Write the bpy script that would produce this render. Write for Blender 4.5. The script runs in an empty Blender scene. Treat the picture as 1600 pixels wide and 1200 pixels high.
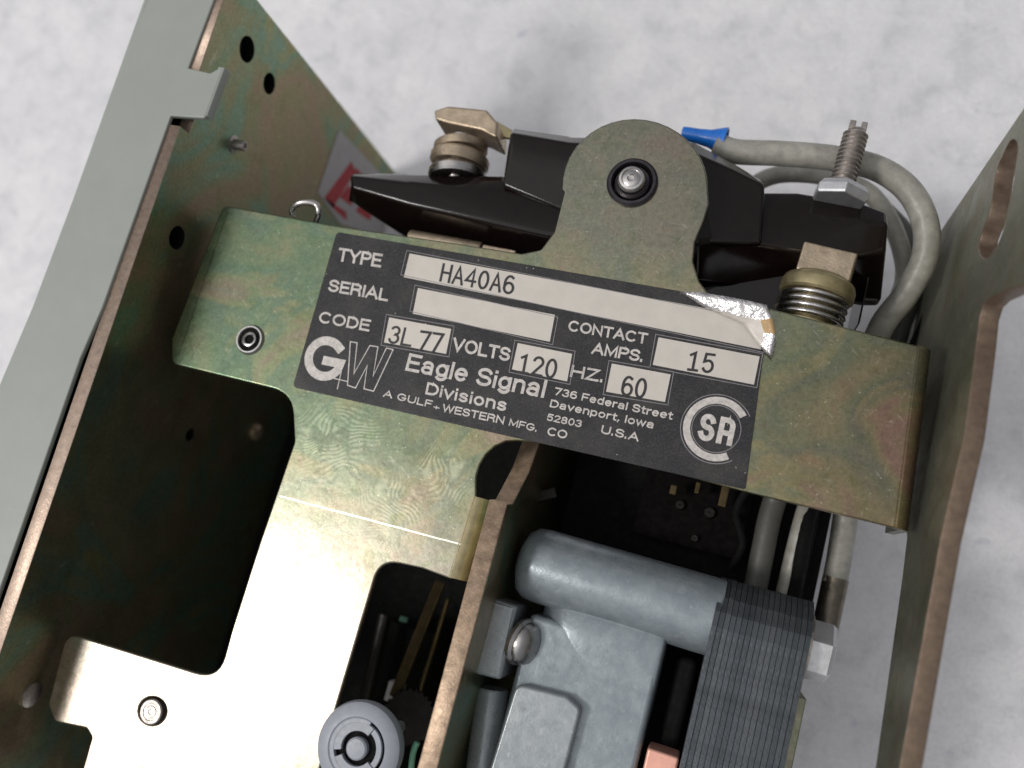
import bpy, bmesh, math, random
from mathutils import Vector, Matrix
random.seed(7)
scene = bpy.context.scene
C = bpy.data.collections.new("scene_items"); scene.collection.children.link(C)
# ---------------------------------------------------------------- camera (one unit = one centimetre)
scene.unit_settings.scale_length = 0.01
F = 1360.0; CAM_Z = 25.0
AX = Vector((0.94103117, 0.21481233, -0.26137329))      # world X in camera axes (right, down, forward)
AY = Vector((0.2578856, -0.95550735, 0.14318074))
AZ = Vector((-0.21898711, -0.20214195, -0.95455921))
cam_d = bpy.data.cameras.new("camera"); cam = bpy.data.objects.new("camera", cam_d); C.objects.link(cam)
scene.camera = cam
right = Vector((AX.x, AY.x, AZ.x)); down = Vector((AX.y, AY.y, AZ.y)); fwd = Vector((AX.z, AY.z, AZ.z))
M = Matrix((right, -down, -fwd)).transposed().to_4x4()
cam.matrix_world = Matrix.Translation((0, 0, CAM_Z)) @ M
cam_d.sensor_width = 36; cam_d.lens = 36 * F / 1600; cam_d.clip_start = 0.5; cam_d.clip_end = 2000
cam_d.dof.use_dof = True; cam_d.dof.focus_distance = 16.4; cam_d.dof.aperture_fstop = 0.12
# ---------------------------------------------------------------- light
scene.view_settings.view_transform = 'Standard'; scene.view_settings.look = 'None'
scene.view_settings.exposure = 0; scene.view_settings.gamma = 1
world = bpy.data.worlds.new("World"); scene.world = world; world.use_nodes = True
wn = world.node_tree; wn.nodes.clear()
wo = wn.nodes.new('ShaderNodeOutputWorld'); wb = wn.nodes.new('ShaderNodeBackground')
wt = wn.nodes.new('ShaderNodeTexCoord'); ws = wn.nodes.new('ShaderNodeVectorMath'); ws.operation = 'DOT_PRODUCT'
KEYDIR = Vector((-0.47, -0.22, 0.86)).normalized()
ws.inputs[1].default_value = KEYDIR
wr = wn.nodes.new('ShaderNodeValToRGB'); we = wr.color_ramp.elements; we.new(0.5); we.new(0.7); we.new(0.9); wr.color_ramp.interpolation = 'B_SPLINE'
for q_, (p_, c_) in zip(we, ((0.0, (0.15, 0.15, 0.155)), (0.55, (0.22, 0.22, 0.23)), (0.84, (0.40, 0.41, 0.44)), (0.95, (1.2, 1.17, 1.18)), (1.0, (8.0, 7.6, 7.7)))):
    q_.position = p_; q_.color = (*c_, 1)
wm = wn.nodes.new('ShaderNodeMapRange'); wm.inputs[1].default_value = -1.0; wm.inputs[2].default_value = 1.0
wn.links.new(wt.outputs['Generated'], ws.inputs[0]); wn.links.new(ws.outputs['Value'], wm.inputs[0])
wn.links.new(wm.outputs[0], wr.inputs[0]); wn.links.new(wr.outputs[0], wb.inputs[0]); wn.links.new(wb.outputs[0], wo.inputs[0])
wb.inputs[1].default_value = 0.95

def area(name, loc, target, size, power, col):
    l = bpy.data.lights.new(name, 'AREA'); l.shape = 'SQUARE'; l.size = size; l.energy = power; l.color = col
    o = bpy.data.objects.new(name, l); C.objects.link(o); o.location = loc
    o.rotation_euler = (Vector(target) - Vector(loc)).to_track_quat('-Z', 'Y').to_euler()
area("key_lamp", Vector((-8.7, -3.0, 9)) + KEYDIR * 110, (-8, 0, 5), 19, 50000, (1, 0.97, 0.93))

# ---------------------------------------------------------------- picture measurements -> places
def ray(px, py):
    d = Vector((px - 800, py - 600, F)); return Vector((AX.dot(d), AY.dot(d), AZ.dot(d)))
def P(px, py, z):
    w = ray(px, py); t = (z - CAM_Z) / w.z; return Vector((w.x * t, w.y * t, z))
def PX(px, py, X):
    w = ray(px, py); t = X / w.x; return Vector((X, w.y * t, CAM_Z + w.z * t))

# ---------------------------------------------------------------- materials
def nt(name):
    m = bpy.data.materials.new(name); m.use_nodes = True; n = m.node_tree
    b = n.nodes['Principled BSDF']; return m, n, b
def coords(n, scale=1.0):
    t = n.nodes.new('ShaderNodeTexCoord'); mp = n.nodes.new('ShaderNodeMapping')
    mp.inputs['Scale'].default_value = (scale,) * 3 if not isinstance(scale, tuple) else scale
    n.links.new(t.outputs['Object'], mp.inputs[0]); return mp.outputs[0]
def noise(n, sc, det=4, rough=0.55, dist=0, vec=None):
    k = n.nodes.new('ShaderNodeTexNoise'); k.inputs['Scale'].default_value = sc; k.inputs['Detail'].default_value = det
    k.inputs['Roughness'].default_value = rough; k.inputs['Distortion'].default_value = dist
    n.links.new(vec if vec is not None else coords(n), k.inputs['Vector']); return k.outputs['Fac']
def ramp(n, fac, stops):
    r = n.nodes.new('ShaderNodeValToRGB'); e = r.color_ramp.elements
    while len(e) < len(stops): e.new(0.5)
    for q, (p, c) in zip(e, stops):
        q.position = p; q.color = (*c, 1) if not isinstance(c, (int, float)) else (c, c, c, 1)
    n.links.new(fac, r.inputs[0]); return r.outputs[0]
def mix(n, fac, a, b, mode='MIX'):
    m = n.nodes.new('ShaderNodeMix'); m.data_type = 'RGBA'; m.blend_type = mode
    if isinstance(fac, (int, float)): m.inputs[0].default_value = fac
    else: n.links.new(fac, m.inputs[0])
    for i, v in ((6, a), (7, b)):
        if isinstance(v, tuple): m.inputs[i].default_value = (*v, 1)
        else: n.links.new(v, m.inputs[i])
    return m.outputs[2]
def bump(n, b, h, strength, dist, prev=None):
    k = n.nodes.new('ShaderNodeBump'); k.inputs['Strength'].default_value = strength; k.inputs['Distance'].default_value = dist
    n.links.new(h, k.inputs['Height'])
    if prev: n.links.new(prev, k.inputs['Normal'])
    n.links.new(k.outputs[0], b.inputs['Normal']); return k.outputs[0]
def mth(n, op, a, b=None, clamp=False):
    m = n.nodes.new('ShaderNodeMath'); m.operation = op; m.use_clamp = clamp
    for i, v in enumerate((a, b)):
        if v is None: continue
        if isinstance(v, (int, float)): m.inputs[i].default_value = v
        else: n.links.new(v, m.inputs[i])
    return m.outputs[0]

def simple(name, col, metal=0.0, rough=0.5, var=0.15, nscale=3, bstr=0.1, bsc=25, bdist=0.01, spec=0.5):
    m, n, b = nt(name)
    a = tuple(c * (1 - var) for c in col); d = tuple(min(1, c * (1 + var)) for c in col)
    n.links.new(ramp(n, noise(n, nscale, 6, 0.65), [(0.3, a), (0.7, d)]), b.inputs['Base Color'])
    b.inputs['Metallic'].default_value = metal
    rr = ramp(n, noise(n, nscale * 2.3, 5, 0.6), [(0.3, rough * 0.8), (0.7, min(1, rough * 1.2))]); n.links.new(rr, b.inputs['Roughness'])
    b.inputs['Specular IOR Level'].default_value = spec
    if bstr: bump(n, b, noise(n, bsc, 4, 0.6), bstr, bdist)
    return m

def chromate(name, stops, rough=0.3, scale=0.32, seed=0.0, marks=False, metal=0.9, speck=0.5):
    m, n, b = nt(name)
    v = coords(n); sh = n.nodes.new('ShaderNodeVectorMath'); sh.operation = 'ADD'; sh.inputs[1].default_value = (seed, seed * 2, seed * 3)
    n.links.new(v, sh.inputs[0]); v = sh.outputs[0]
    big = noise(n, scale, 3, 0.55, 1.2, v)
    col = ramp(n, big, stops)
    if marks:
        sx_ = n.nodes.new('ShaderNodeSeparateXYZ'); n.links.new(coords(n), sx_.inputs[0])
        jit = mth(n, 'MULTIPLY', mth(n, 'SUBTRACT', noise(n, 0.5, 4), 0.5), 9.0)
        gx = n.nodes.new('ShaderNodeMapRange'); gx.inputs[1].default_value = -10; gx.inputs[2].default_value = 3; n.links.new(mth(n, 'ADD', sx_.outputs[0], jit), gx.inputs[0])
        grad = ramp(n, gx.outputs[0], [(0.0, (0.165, 0.235, 0.16)), (0.3, (0.25, 0.265, 0.17)), (0.6, (0.31, 0.27, 0.21)), (0.8, (0.225, 0.20, 0.125)), (0.95, (0.19, 0.12, 0.085))])
        col = mix(n, 0.5, col, grad)
        def band(y0, y1, f):
            g = n.nodes.new('ShaderNodeMapRange'); g.inputs[1].default_value = y0; g.inputs[2].default_value = y1; g.inputs[4].default_value = f
            n.links.new(mth(n, 'ADD', sx_.outputs[1], mth(n, 'MULTIPLY', jit, 0.12)), g.inputs[0]); return g.outputs[0]
        col = mix(n, band(4.6, 5.6, 0.72), col, (0.235, 0.23, 0.195))
        col = mix(n, band(0.8, -2.5, 0.7), col, (0.46, 0.38, 0.35))  # base colour made paler and pinker low down to tint the glare
    film = ramp(n, noise(n, scale * 5, 6, 0.7, 0.8, v), [(0.3, (0.72, 0.80, 0.66)), (0.5, (1, 1, 1)), (0.72, (1.0, 0.86, 0.86))])
    col = mix(n, 0.75, col, film, 'MULTIPLY')
    fine = noise(n, 14, 8, 0.8, 0, v)
    col = mix(n, 0.55, col, ramp(n, fine, [(0.34, (0.45, 0.46, 0.42)), (0.60, (1.08, 1.06, 1.0))]), 'MULTIPLY')
    vo = n.nodes.new('ShaderNodeTexVoronoi'); vo.inputs['Scale'].default_value = 7.5; n.links.new(v, vo.inputs['Vector'])
    dots = mth(n, 'LESS_THAN', vo.outputs['Distance'], 0.085)
    pick = mth(n, 'GREATER_THAN', noise(n, 2.2, 2, 0.5, 0, v), 0.52)
    dots = mth(n, 'MULTIPLY', dots, pick)
    col = mix(n, mth(n, 'MULTIPLY', dots, speck), col, (0.75, 0.74, 0.6))
    # hair scratches: very stretched noise
    sc1 = noise(n, 1.0, 3, 0.7, 0.15, coords(n, (1.2, 55, 4)))
    sc2 = noise(n, 1.0, 3, 0.7, 0.15, coords(n, (48, 2.2, 4)))
    scr = ramp(n, mth(n, 'MAXIMUM', sc1, sc2), [(0.66, 0.0), (0.74, 1.0)])
    col = mix(n, mth(n, 'MULTIPLY', scr, 0.35), col, (0.8, 0.78, 0.62))
    if marks:
        for sd, (kx_, ky_), rot, th in ((0.0, (16, 3.2), 0.5, 0.16), (3.3, (14, 3.0), -0.9, 0.15), (7.7, (11, 11), 0.0, 0.10), (5.1, (20, 2.6), 1.4, 0.13)):
            tcs = n.nodes.new('ShaderNodeTexCoord'); mr = n.nodes.new('ShaderNodeMapping'); mr.inputs['Rotation'].default_value = (0, 0, rot); n.links.new(tcs.outputs['Object'], mr.inputs[0])
            ms = n.nodes.new('ShaderNodeMapping'); ms.inputs['Scale'].default_value = (kx_, ky_, 1); ms.inputs['Location'].default_value = (sd, sd, 0); n.links.new(mr.outputs[0], ms.inputs[0])
            vv = n.nodes.new('ShaderNodeTexVoronoi'); vv.inputs['Scale'].default_value = 0.62; n.links.new(ms.outputs[0], vv.inputs['Vector'])
            k_ = mth(n, 'MULTIPLY', mth(n, 'LESS_THAN', vv.outputs['Distance'], th), mth(n, 'GREATER_THAN', noise(n, 1.6, 3, 0.7, 0, ms.outputs[0] if sd == 0 else v), 0.53))
            col = mix(n, mth(n, 'MULTIPLY', k_, 0.16), col, (0.62, 0.60, 0.48))
    rg = ramp(n, noise(n, 1.3, 6, 0.7, 0.5, v), [(0.3, rough * 0.8), (0.7, min(1, rough * 1.3))])
    h1 = bump(n, b, noise(n, 45, 4, 0.7, 0, v), 0.13, 0.006)
    h1 = bump(n, b, noise(n, 2.5, 3, 0.5, 0, v), 0.10, 0.05, h1)
    if marks:
        # long scratch across the stem
        a, e = P(437, 775, 9), P(725, 852, 9); dr = (e - a); L = dr.length; dr.normalize(); nn = Vector((-dr.y, dr.x, 0))
        tc = n.nodes.new('ShaderNodeTexCoord')
        def dotp(vec, off):
            s = n.nodes.new('ShaderNodeVectorMath'); s.operation = 'SUBTRACT'; n.links.new(tc.outputs['Object'], s.inputs[0]); s.inputs[1].default_value = off
            d = n.nodes.new('ShaderNodeVectorMath'); d.operation = 'DOT_PRODUCT'; n.links.new(s.outputs[0], d.inputs[0]); d.inputs[1].default_value = vec
            return d.outputs['Value']
        dist = mth(n, 'ABSOLUTE', mth(n, 'ADD', dotp(nn, a), mth(n, 'MULTIPLY', mth(n, 'SUBTRACT', noise(n, 1.5, 2), 0.5), 0.05)))
        line = mth(n, 'LESS_THAN', dist, 0.014)
        al = dotp(dr, a)
        line = mth(n, 'MULTIPLY', line, mth(n, 'MULTIPLY', mth(n, 'GREATER_THAN', al, 0), mth(n, 'LESS_THAN', al, L)))
        col = mix(n, mth(n, 'MULTIPLY', line, 0.85), col, (0.95, 0.93, 0.8))
        # fingerprints: ridged rings round two centres
        tot = None
        for (fx, fy, rad, off_) in ((525, 690, 1.1, Vector((1.5, -1.6, 0))), (600, 800, 0.9, Vector((-1.9, -1.75, 0))), (690, 745, 0.7, Vector((-2.2, 1.6, 0)))):
            c = P(fx, fy, 9)
            s = n.nodes.new('ShaderNodeVectorMath'); s.operation = 'SUBTRACT'; n.links.new(tc.outputs['Object'], s.inputs[0]); s.inputs[1].default_value = c + off_
            w = n.nodes.new('ShaderNodeTexWave'); w.wave_type = 'RINGS'; w.rings_direction = 'Z'; w.inputs['Scale'].default_value = 3.1
            w.inputs['Distortion'].default_value = 2.2; w.inputs['Detail'].default_value = 1.5; w.inputs['Detail Scale'].default_value = 0.35
            nw = n.nodes.new('ShaderNodeTexNoise'); nw.inputs['Scale'].default_value = 1.1; nw.inputs['Detail'].default_value = 1
            n.links.new(tc.outputs['Object'], nw.inputs['Vector'])
            sv = n.nodes.new('ShaderNodeVectorMath'); sv.operation = 'SCALE'; sv.inputs['Scale'].default_value = 1.3; n.links.new(nw.outputs['Color'], sv.inputs[0])
            av = n.nodes.new('ShaderNodeVectorMath'); av.operation = 'ADD'; n.links.new(s.outputs[0], av.inputs[0]); n.links.new(sv.outputs[0], av.inputs[1])
            n.links.new(av.outputs[0], w.inputs['Vector'])
            s2 = n.nodes.new('ShaderNodeVectorMath'); s2.operation = 'SUBTRACT'; n.links.new(tc.outputs['Object'], s2.inputs[0]); s2.inputs[1].default_value = c
            ln = n.nodes.new('ShaderNodeVectorMath'); ln.operation = 'LENGTH'; n.links.new(s2.outputs[0], ln.inputs[0])
            mk = n.nodes.new('ShaderNodeMapRange'); mk.inputs[1].default_value = rad; mk.inputs[2].default_value = rad * 0.6; n.links.new(ln.outputs['Value'], mk.inputs[0])
            mk2 = mth(n, 'MULTIPLY', mk.outputs[0], ramp(n, noise(n, 3, 3, 0.6), [(0.42, 0.0), (0.56, 1.0)]))
            r = mth(n, 'MULTIPLY', w.outputs['Color'], mk2); tot = r if tot is None else mth(n, 'MAXIMUM', tot, r)
        col = mix(n, mth(n, 'MULTIPLY', tot, 0.2), col, (0.62, 0.62, 0.45))
        rg = mix(n, mth(n, 'MULTIPLY', tot, 0.35), rg, (0.6, 0.6, 0.6))
    n.links.new(col, b.inputs['Base Color']); n.links.new(rg, b.inputs['Roughness'])
    b.inputs['Metallic'].default_value = metal
    return m

OLIVE = [(0.28, (0.33, 0.29, 0.17)), (0.42, (0.20, 0.26, 0.16)), (0.50, (0.16, 0.225, 0.17)), (0.57, (0.31, 0.30, 0.165)), (0.66, (0.36, 0.235, 0.20)), (0.78, (0.26, 0.26, 0.20))]
BRASSY = [(0.28, (0.36, 0.33, 0.19)), (0.40, (0.40, 0.31, 0.21)), (0.50, (0.33, 0.34, 0.20)), (0.58, (0.25, 0.38, 0.28)), (0.66, (0.39, 0.38, 0.20)), (0.78, (0.40, 0.29, 0.24))]
GREYOL = [(0.28, (0.27, 0.27, 0.21)), (0.42, (0.30, 0.255, 0.22)), (0.50, (0.23, 0.27, 0.205)), (0.57, (0.28, 0.28, 0.22)), (0.66, (0.23, 0.24, 0.185)), (0.78, (0.27, 0.255, 0.25))]
RIGHTP = [(0.30, (0.24, 0.235, 0.18)), (0.50, (0.29, 0.29, 0.225)), (0.60, (0.26, 0.245, 0.175)), (0.75, (0.31, 0.30, 0.25))]
m_brk = chromate("olive_chromate", OLIVE, 0.27, 0.42, 2.3, marks=True)
m_side = chromate("side_chromate", BRASSY, 0.34, 0.30, 5.1, metal=0.85, speck=0.15)
m_sider = chromate("right_side_chromate", RIGHTP, 0.42, 0.4, 1.7, metal=0.8, speck=0.15)
m_grey = chromate("grey_chromate", GREYOL, 0.36, 0.4, 9.0)
m_edge = simple("sheared_edge", (0.50, 0.38, 0.30), 0.5, 0.42, 0.22, 9, 0.45, 26, 0.015)
m_edge2 = simple("brown_sheared_edge", (0.17, 0.12, 0.085), 0.5, 0.42, 0.25, 7, 0.4, 22, 0.015)
m_copedge = simple("rusty_sheared_edge", (0.50, 0.36, 0.25), 0.45, 0.42, 0.4, 5, 0.5, 22, 0.02)
m_gold = simple("yellow_chromate", (0.44, 0.37, 0.21), 0.8, 0.36, 0.25, 3, 0.2, 30)
m_paint = simple("grey_green_paint", (0.315, 0.335, 0.305), 0.0, 0.42, 0.035, 1.2, 0.08, 40, 0.006)
def cast_mat(name, a, b_, scuff):
    m, n, b = nt(name); v = coords(n)
    c = ramp(n, noise(n, 2.4, 7, 0.65, 0.3, v), [(0.30, a), (0.72, b_)])
    c = mix(n, mth(n, 'MULTIPLY', ramp(n, noise(n, 5.5, 8, 0.8, 0.6, v), [(0.56, 0.0), (0.66, 1.0)]), scuff), c, (0.50, 0.52, 0.52))
    c = mix(n, mth(n, 'MULTIPLY', ramp(n, noise(n, 3.1, 8, 0.75, 0.2, v), [(0.60, 0.0), (0.72, 1.0)]), 0.5), c, (0.10, 0.115, 0.12))
    n.links.new(c, b.inputs['Base Color']); b.inputs['Metallic'].default_value = 0.4
    n.links.new(ramp(n, noise(n, 6, 6, 0.7, 0, v), [(0.3, 0.22), (0.7, 0.42)]), b.inputs['Roughness'])
    h = bump(n, b, noise(n, 5, 5, 0.6, 0, v), 0.22, 0.03); bump(n, b, noise(n, 30, 3, 0.6, 0, v), 0.15, 0.006, h); return m
m_cast_old = simple("blue_grey_cast_paint", (0.25, 0.285, 0.305), 0.3, 0.38, 0.13, 2.6, 0.25, 7, 0.02)
m_cast = cast_mat("blue_grey_casting", (0.20, 0.235, 0.26), (0.31, 0.35, 0.37), 0.3)
m_castL = cast_mat("pale_grey_casting", (0.25, 0.28, 0.295), (0.36, 0.385, 0.40), 0.6)
m_castL_old = simple("pale_grey_cast", (0.31, 0.34, 0.355), 0.25, 0.42, 0.14, 3.0, 0.3, 7, 0.02)
m_black = simple("black_bakelite", (0.008, 0.0045, 0.0042), 0.0, 0.14, 0.3, 4, 0.06, 9, 0.01, 0.35)
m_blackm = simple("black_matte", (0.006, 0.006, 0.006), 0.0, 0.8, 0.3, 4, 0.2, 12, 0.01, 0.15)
m_steel = simple("steel", (0.50, 0.48, 0.47), 1.0, 0.27, 0.15, 5, 0.25, 20)
m_dsteel = simple("dull_steel", (0.40, 0.36, 0.33), 0.9, 0.38, 0.3, 5, 0.5, 15, 0.02)
m_tan = simple("tan_plated_steel", (0.46, 0.37, 0.27), 0.8, 0.40, 0.25, 4, 0.4, 18, 0.02)
m_ring = simple('browned_steel', (0.16, 0.14, 0.11), 0.8, 0.35, 0.3, 6, 0.2, 20)
m_darkring = simple("dark_steel", (0.05, 0.045, 0.05), 0.8, 0.3, 0.3, 6, 0.2, 20)
m_zinc = simple("bright_zinc", (0.55, 0.55, 0.57), 0.8, 0.42, 0.12, 5, 0.4, 16)
m_cable = simple("grey_vinyl", (0.33, 0.32, 0.28), 0.0, 0.42, 0.26, 3.5, 0.35, 5, 0.04)
m_cablew = simple("pale_vinyl", (0.55, 0.55, 0.52), 0.0, 0.45, 0.1, 2.5, 0.1, 8)
m_blue = simple("blue_plastic", (0.012, 0.16, 0.62), 0.0, 0.3, 0.12, 5, 0.05, 10)
m_knob = simple("lavender_grey_plastic", (0.31, 0.33, 0.37), 0.0, 0.42, 0.08, 5, 0.2, 16)
m_pink = simple('pinkish_plating', (0.45, 0.30, 0.27), 0.7, 0.45, 0.2, 2, 0.2, 12)
m_brass_dim = simple("shaded_brass", (0.09, 0.065, 0.03), 0.8, 0.45, 0.3, 4, 0.2, 12)  # brass with the dimness of the interior put into its colour
m_copper = simple("copper", (0.80, 0.42, 0.33), 0.5, 0.45, 0.12, 4, 0.2, 12)
m_oldcop = simple("old_copper", (0.045, 0.016, 0.009), 0.5, 0.5, 0.3, 4, 0.2, 12)
m_lam = simple("blued_lamination", (0.085, 0.098, 0.108), 0.55, 0.42, 0.3, 3, 0.5, 16, 0.02)
m_green = simple("green_wire", (0.18, 0.42, 0.30), 0, 0.4, 0.1, 4, 0)
m_cream = simple("cream_ink", (0.55, 0.51, 0.48), 0.1, 0.42, 0.30, 14, 0.3, 40, 0.006)
m_field = simple("matte_silver_field", (0.60, 0.555, 0.50), 0.15, 0.5, 0.06, 2.2, 0.3, 35, 0.006)
m_ink = simple("black_ink", (0.02, 0.018, 0.02), 0, 0.5, 0.3, 10, 0)
m_line = simple("fine_line", (0.24, 0.225, 0.23), 0.2, 0.45, 0.2, 8, 0)
m_white = simple("white_paper", (0.52, 0.50, 0.50), 0, 0.6, 0.05, 3, 0)
m_red = simple("red_print", (0.50, 0.05, 0.06), 0, 0.6, 0.2, 6, 0)
m_foil = simple("crumpled_foil", (0.55, 0.53, 0.53), 0.85, 0.2, 0.12, 5, 0.8, 5, 0.06)
m_foilt = simple("foil_backing", (0.42, 0.27, 0.12), 0.1, 0.5, 0.2, 5, 0.2, 12)

def plate_mat():
    m, n, b = nt("charcoal_nameplate")
    f = noise(n, 28, 6, 0.8); c = ramp(n, f, [(0.36, (0.005, 0.005, 0.006)), (0.56, (0.022, 0.020, 0.023)), (0.74, (0.13, 0.125, 0.13))])
    wear = ramp(n, noise(n, 1.3, 6, 0.75), [(0.45, 0.0), (0.75, 0.5)])
    vo = n.nodes.new('ShaderNodeTexVoronoi'); vo.inputs['Scale'].default_value = 6; n.links.new(coords(n), vo.inputs['Vector'])
    dt = mth(n, 'MULTIPLY', mth(n, 'LESS_THAN', vo.outputs['Distance'], 0.075), mth(n, 'GREATER_THAN', noise(n, 2, 2), 0.6))
    c = mix(n, wear, c, (0.075, 0.07, 0.06)); c = mix(n, dt, c, (0.35, 0.34, 0.33))
    n.links.new(c, b.inputs['Base Color']); b.inputs['Metallic'].default_value = 0.1; b.inputs['Specular IOR Level'].default_value = 0.45
    n.links.new(ramp(n, noise(n, 3, 5, 0.7), [(0.3, 0.24), (0.7, 0.4)]), b.inputs['Roughness'])
    bump(n, b, noise(n, 40, 4, 0.7), 0.25, 0.006); return m
m_name = plate_mat()

def table_mat():
    m, n, b = nt("white_painted_surface")
    v = coords(n)
    a = ramp(n, noise(n, 0.9, 8, 0.62, 0.4, v), [(0.30, (0.70, 0.70, 0.72)), (0.48, (0.84, 0.835, 0.845)), (0.72, (0.92, 0.915, 0.92))])
    s = ramp(n, noise(n, 2.6, 7, 0.75, 0.8, v), [(0.58, (1, 1, 1)), (0.76, (0.84, 0.83, 0.84))])
    c = mix(n, 0.8, a, s, 'MULTIPLY')
    spot = ramp(n, noise(n, 1.3, 3, 0.5, 0, v), [(0.70, 0.0), (0.78, 0.7)])
    c = mix(n, spot, c, (0.46, 0.50, 0.60))
    dk = ramp(n, noise(n, 0.23, 5, 0.6, 0.5, v), [(0.40, (0.93, 0.93, 0.94)), (0.6, (1, 1, 1))])
    c = mix(n, 1.0, c, dk, 'MULTIPLY')
    gr = ramp(n, noise(n, 9, 8, 0.9, 0, v), [(0.36, (0.80, 0.79, 0.81)), (0.54, (1, 1, 1))]); c = mix(n, 0.9, c, gr, 'MULTIPLY')
    fl = ramp(n, noise(n, 4.5, 5, 0.8, 0.4, v), [(0.68, 0.0), (0.74, 0.55)]); c = mix(n, fl, c, (0.42, 0.41, 0.44))
    n.links.new(c, b.inputs['Base Color']); b.inputs['Roughness'].default_value = 0.6
    h = bump(n, b, noise(n, 1.8, 8, 0.65, 0.3, v), 0.5, 0.16); bump(n, b, noise(n, 9, 4, 0.6, 0, v), 0.25, 0.03, h)
    return m
m_table = table_mat()

# ---------------------------------------------------------------- mesh helpers
def link(name, me, mats, parent=None, bev=0, seg=2, smooth=40, label=None):
    o = bpy.data.objects.new(name, me); C.objects.link(o)
    for m in (mats if isinstance(mats, (list, tuple)) else [mats]): me.materials.append(m)
    if smooth:
        for p in me.polygons: p.use_smooth = True
        me.set_sharp_from_angle(angle=math.radians(smooth))
    if bev:
        b = o.modifiers.new("bevel", 'BEVEL'); b.width = bev; b.segments = seg; b.limit_method = 'ANGLE'; b.angle_limit = math.radians(38); b.harden_normals = True
        for p in me.polygons: p.use_smooth = True
    if parent: o.parent = parent
    if label: o['label'] = label
    return o
def bm_mesh(name, bm):
    bmesh.ops.recalc_face_normals(bm, faces=bm.faces[:])
    me = bpy.data.meshes.new(name); bm.to_mesh(me); bm.free(); return me
def catmull(pts, sub=8, closed=False):
    out = []; n = len(pts)
    for i in range(n if closed else n - 1):
        g = (lambda k: pts[k % n]) if closed else (lambda k: pts[max(0, min(n - 1, k))])
        a, b, c, d = g(i - 1), g(i), g(i + 1), g(i + 2)
        for s in range(sub):
            t = s / sub; out.append(0.5 * ((2 * b) + (c - a) * t + (2 * a - 5 * b + 4 * c - d) * t * t + (3 * b - a - 3 * c + d) * t ** 3))
    if not closed: out.append(pts[-1])
    return out
def fillet(pts, seg=7):
    """pts: (px,py[,r]) polygon in picture units; rounds corners having r"""
    out = []; n = len(pts)
    for i, p in enumerate(pts):
        r = p[2] if len(p) > 2 else 0
        b = Vector(p[:2]); a = Vector(pts[i - 1][:2]); c = Vector(pts[(i + 1) % n][:2])
        if r <= 0: out.append(b); continue
        u = (a - b).normalized(); v = (c - b).normalized()
        ang = u.angle(v); t = min(r / math.tan(ang / 2), (a - b).length * 0.48, (c - b).length * 0.48)
        s = b + u * t; e = b + v * t
        for k in range(seg + 1):
            q = k / seg; out.append(s * (1 - q) ** 2 + b * 2 * q * (1 - q) + e * q * q)
    return out
def plate(name, outer, holes, thick, origin, ex, ey, mats, parent=None, bev=0.02, seg=2, edge_mat=False, label=None):
    """outer/holes: lists of 2D (u,v) in frame; front face at origin, body extends along -(ex x ey)"""
    bev = min(bev, thick * 0.45)
    cu = bpy.data.curves.new("tmp", 'CURVE'); cu.dimensions = '2D'; cu.fill_mode = 'BOTH'; cu.extrude = thick / 2 - bev
    cu.bevel_depth = bev; cu.bevel_resolution = seg if bev else 0; cu.offset = -bev
    def areaof(L): return sum(L[k - 1][0] * L[k][1] - L[k][0] * L[k - 1][1] for k in range(len(L)))
    for idx, poly in enumerate([outer] + holes):
        poly = [tuple(p) for p in poly]
        if (areaof(poly) > 0) == (idx > 0): poly = poly[::-1]
        sp = cu.splines.new('POLY'); sp.points.add(len(poly) - 1)
        for k, p in enumerate(poly): sp.points[k].co = (p[0], p[1], 0, 1)
        sp.use_cyclic_u = True
    tmp = bpy.data.objects.new("tmp", cu); C.objects.link(tmp)
    dg = bpy.context.evaluated_depsgraph_get(); me = bpy.data.meshes.new_from_object(tmp.evaluated_get(dg))
    bpy.data.objects.remove(tmp)
    bm = bmesh.new(); bm.from_mesh(me); bmesh.ops.remove_doubles(bm, verts=bm.verts[:], dist=2e-5)
    ez = ex.cross(ey); Mx = Matrix((ex, ey, ez)).transposed().to_4x4(); Mx.translation = origin - ez * thick / 2
    if edge_mat:
        hc = [(sum(p[0] for p in h) / len(h), sum(p[1] for p in h) / len(h), max(math.hypot(p[0] - h[0][0], p[1] - h[0][1]) for p in h) * 0.62) for h in holes] if len(mats) > 2 else []
        for f in bm.faces:
            f.normal_update(); f.material_index = 1 if abs(f.normal.z) < 0.8 else 0; cc = f.calc_center_median()
            if f.material_index and any(math.hypot(cc.x - a, cc.y - b) < r for a, b, r in hc): f.material_index = 2
    bmesh.ops.transform(bm, matrix=Mx, verts=bm.verts[:]); bmesh.ops.recalc_face_normals(bm, faces=bm.faces[:])
    me.clear_geometry(); bm.to_mesh(me); bm.free(); me.name = name
    while me.materials: me.materials.pop()
    return link(name, me, mats, parent, 0, seg, smooth=0, label=label)
XX, YY, ZZ = Vector((1, 0, 0)), Vector((0, 1, 0)), Vector((0, 0, 1))
def zplate(name, pxpts, z, thick, mats, parent=None, holes=(), **k):
    f = lambda L: [tuple(P(q[0], q[1], z)[:2]) for q in L]
    return plate(name, f(fillet(pxpts)), [f(h) for h in holes], thick, Vector((0, 0, z)), XX, YY, mats, parent, **k)
def circ(cx, cy, r, n=28): return [(cx + r * math.cos(2 * math.pi * i / n), cy + r * math.sin(2 * math.pi * i / n)) for i in range(n)]
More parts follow.
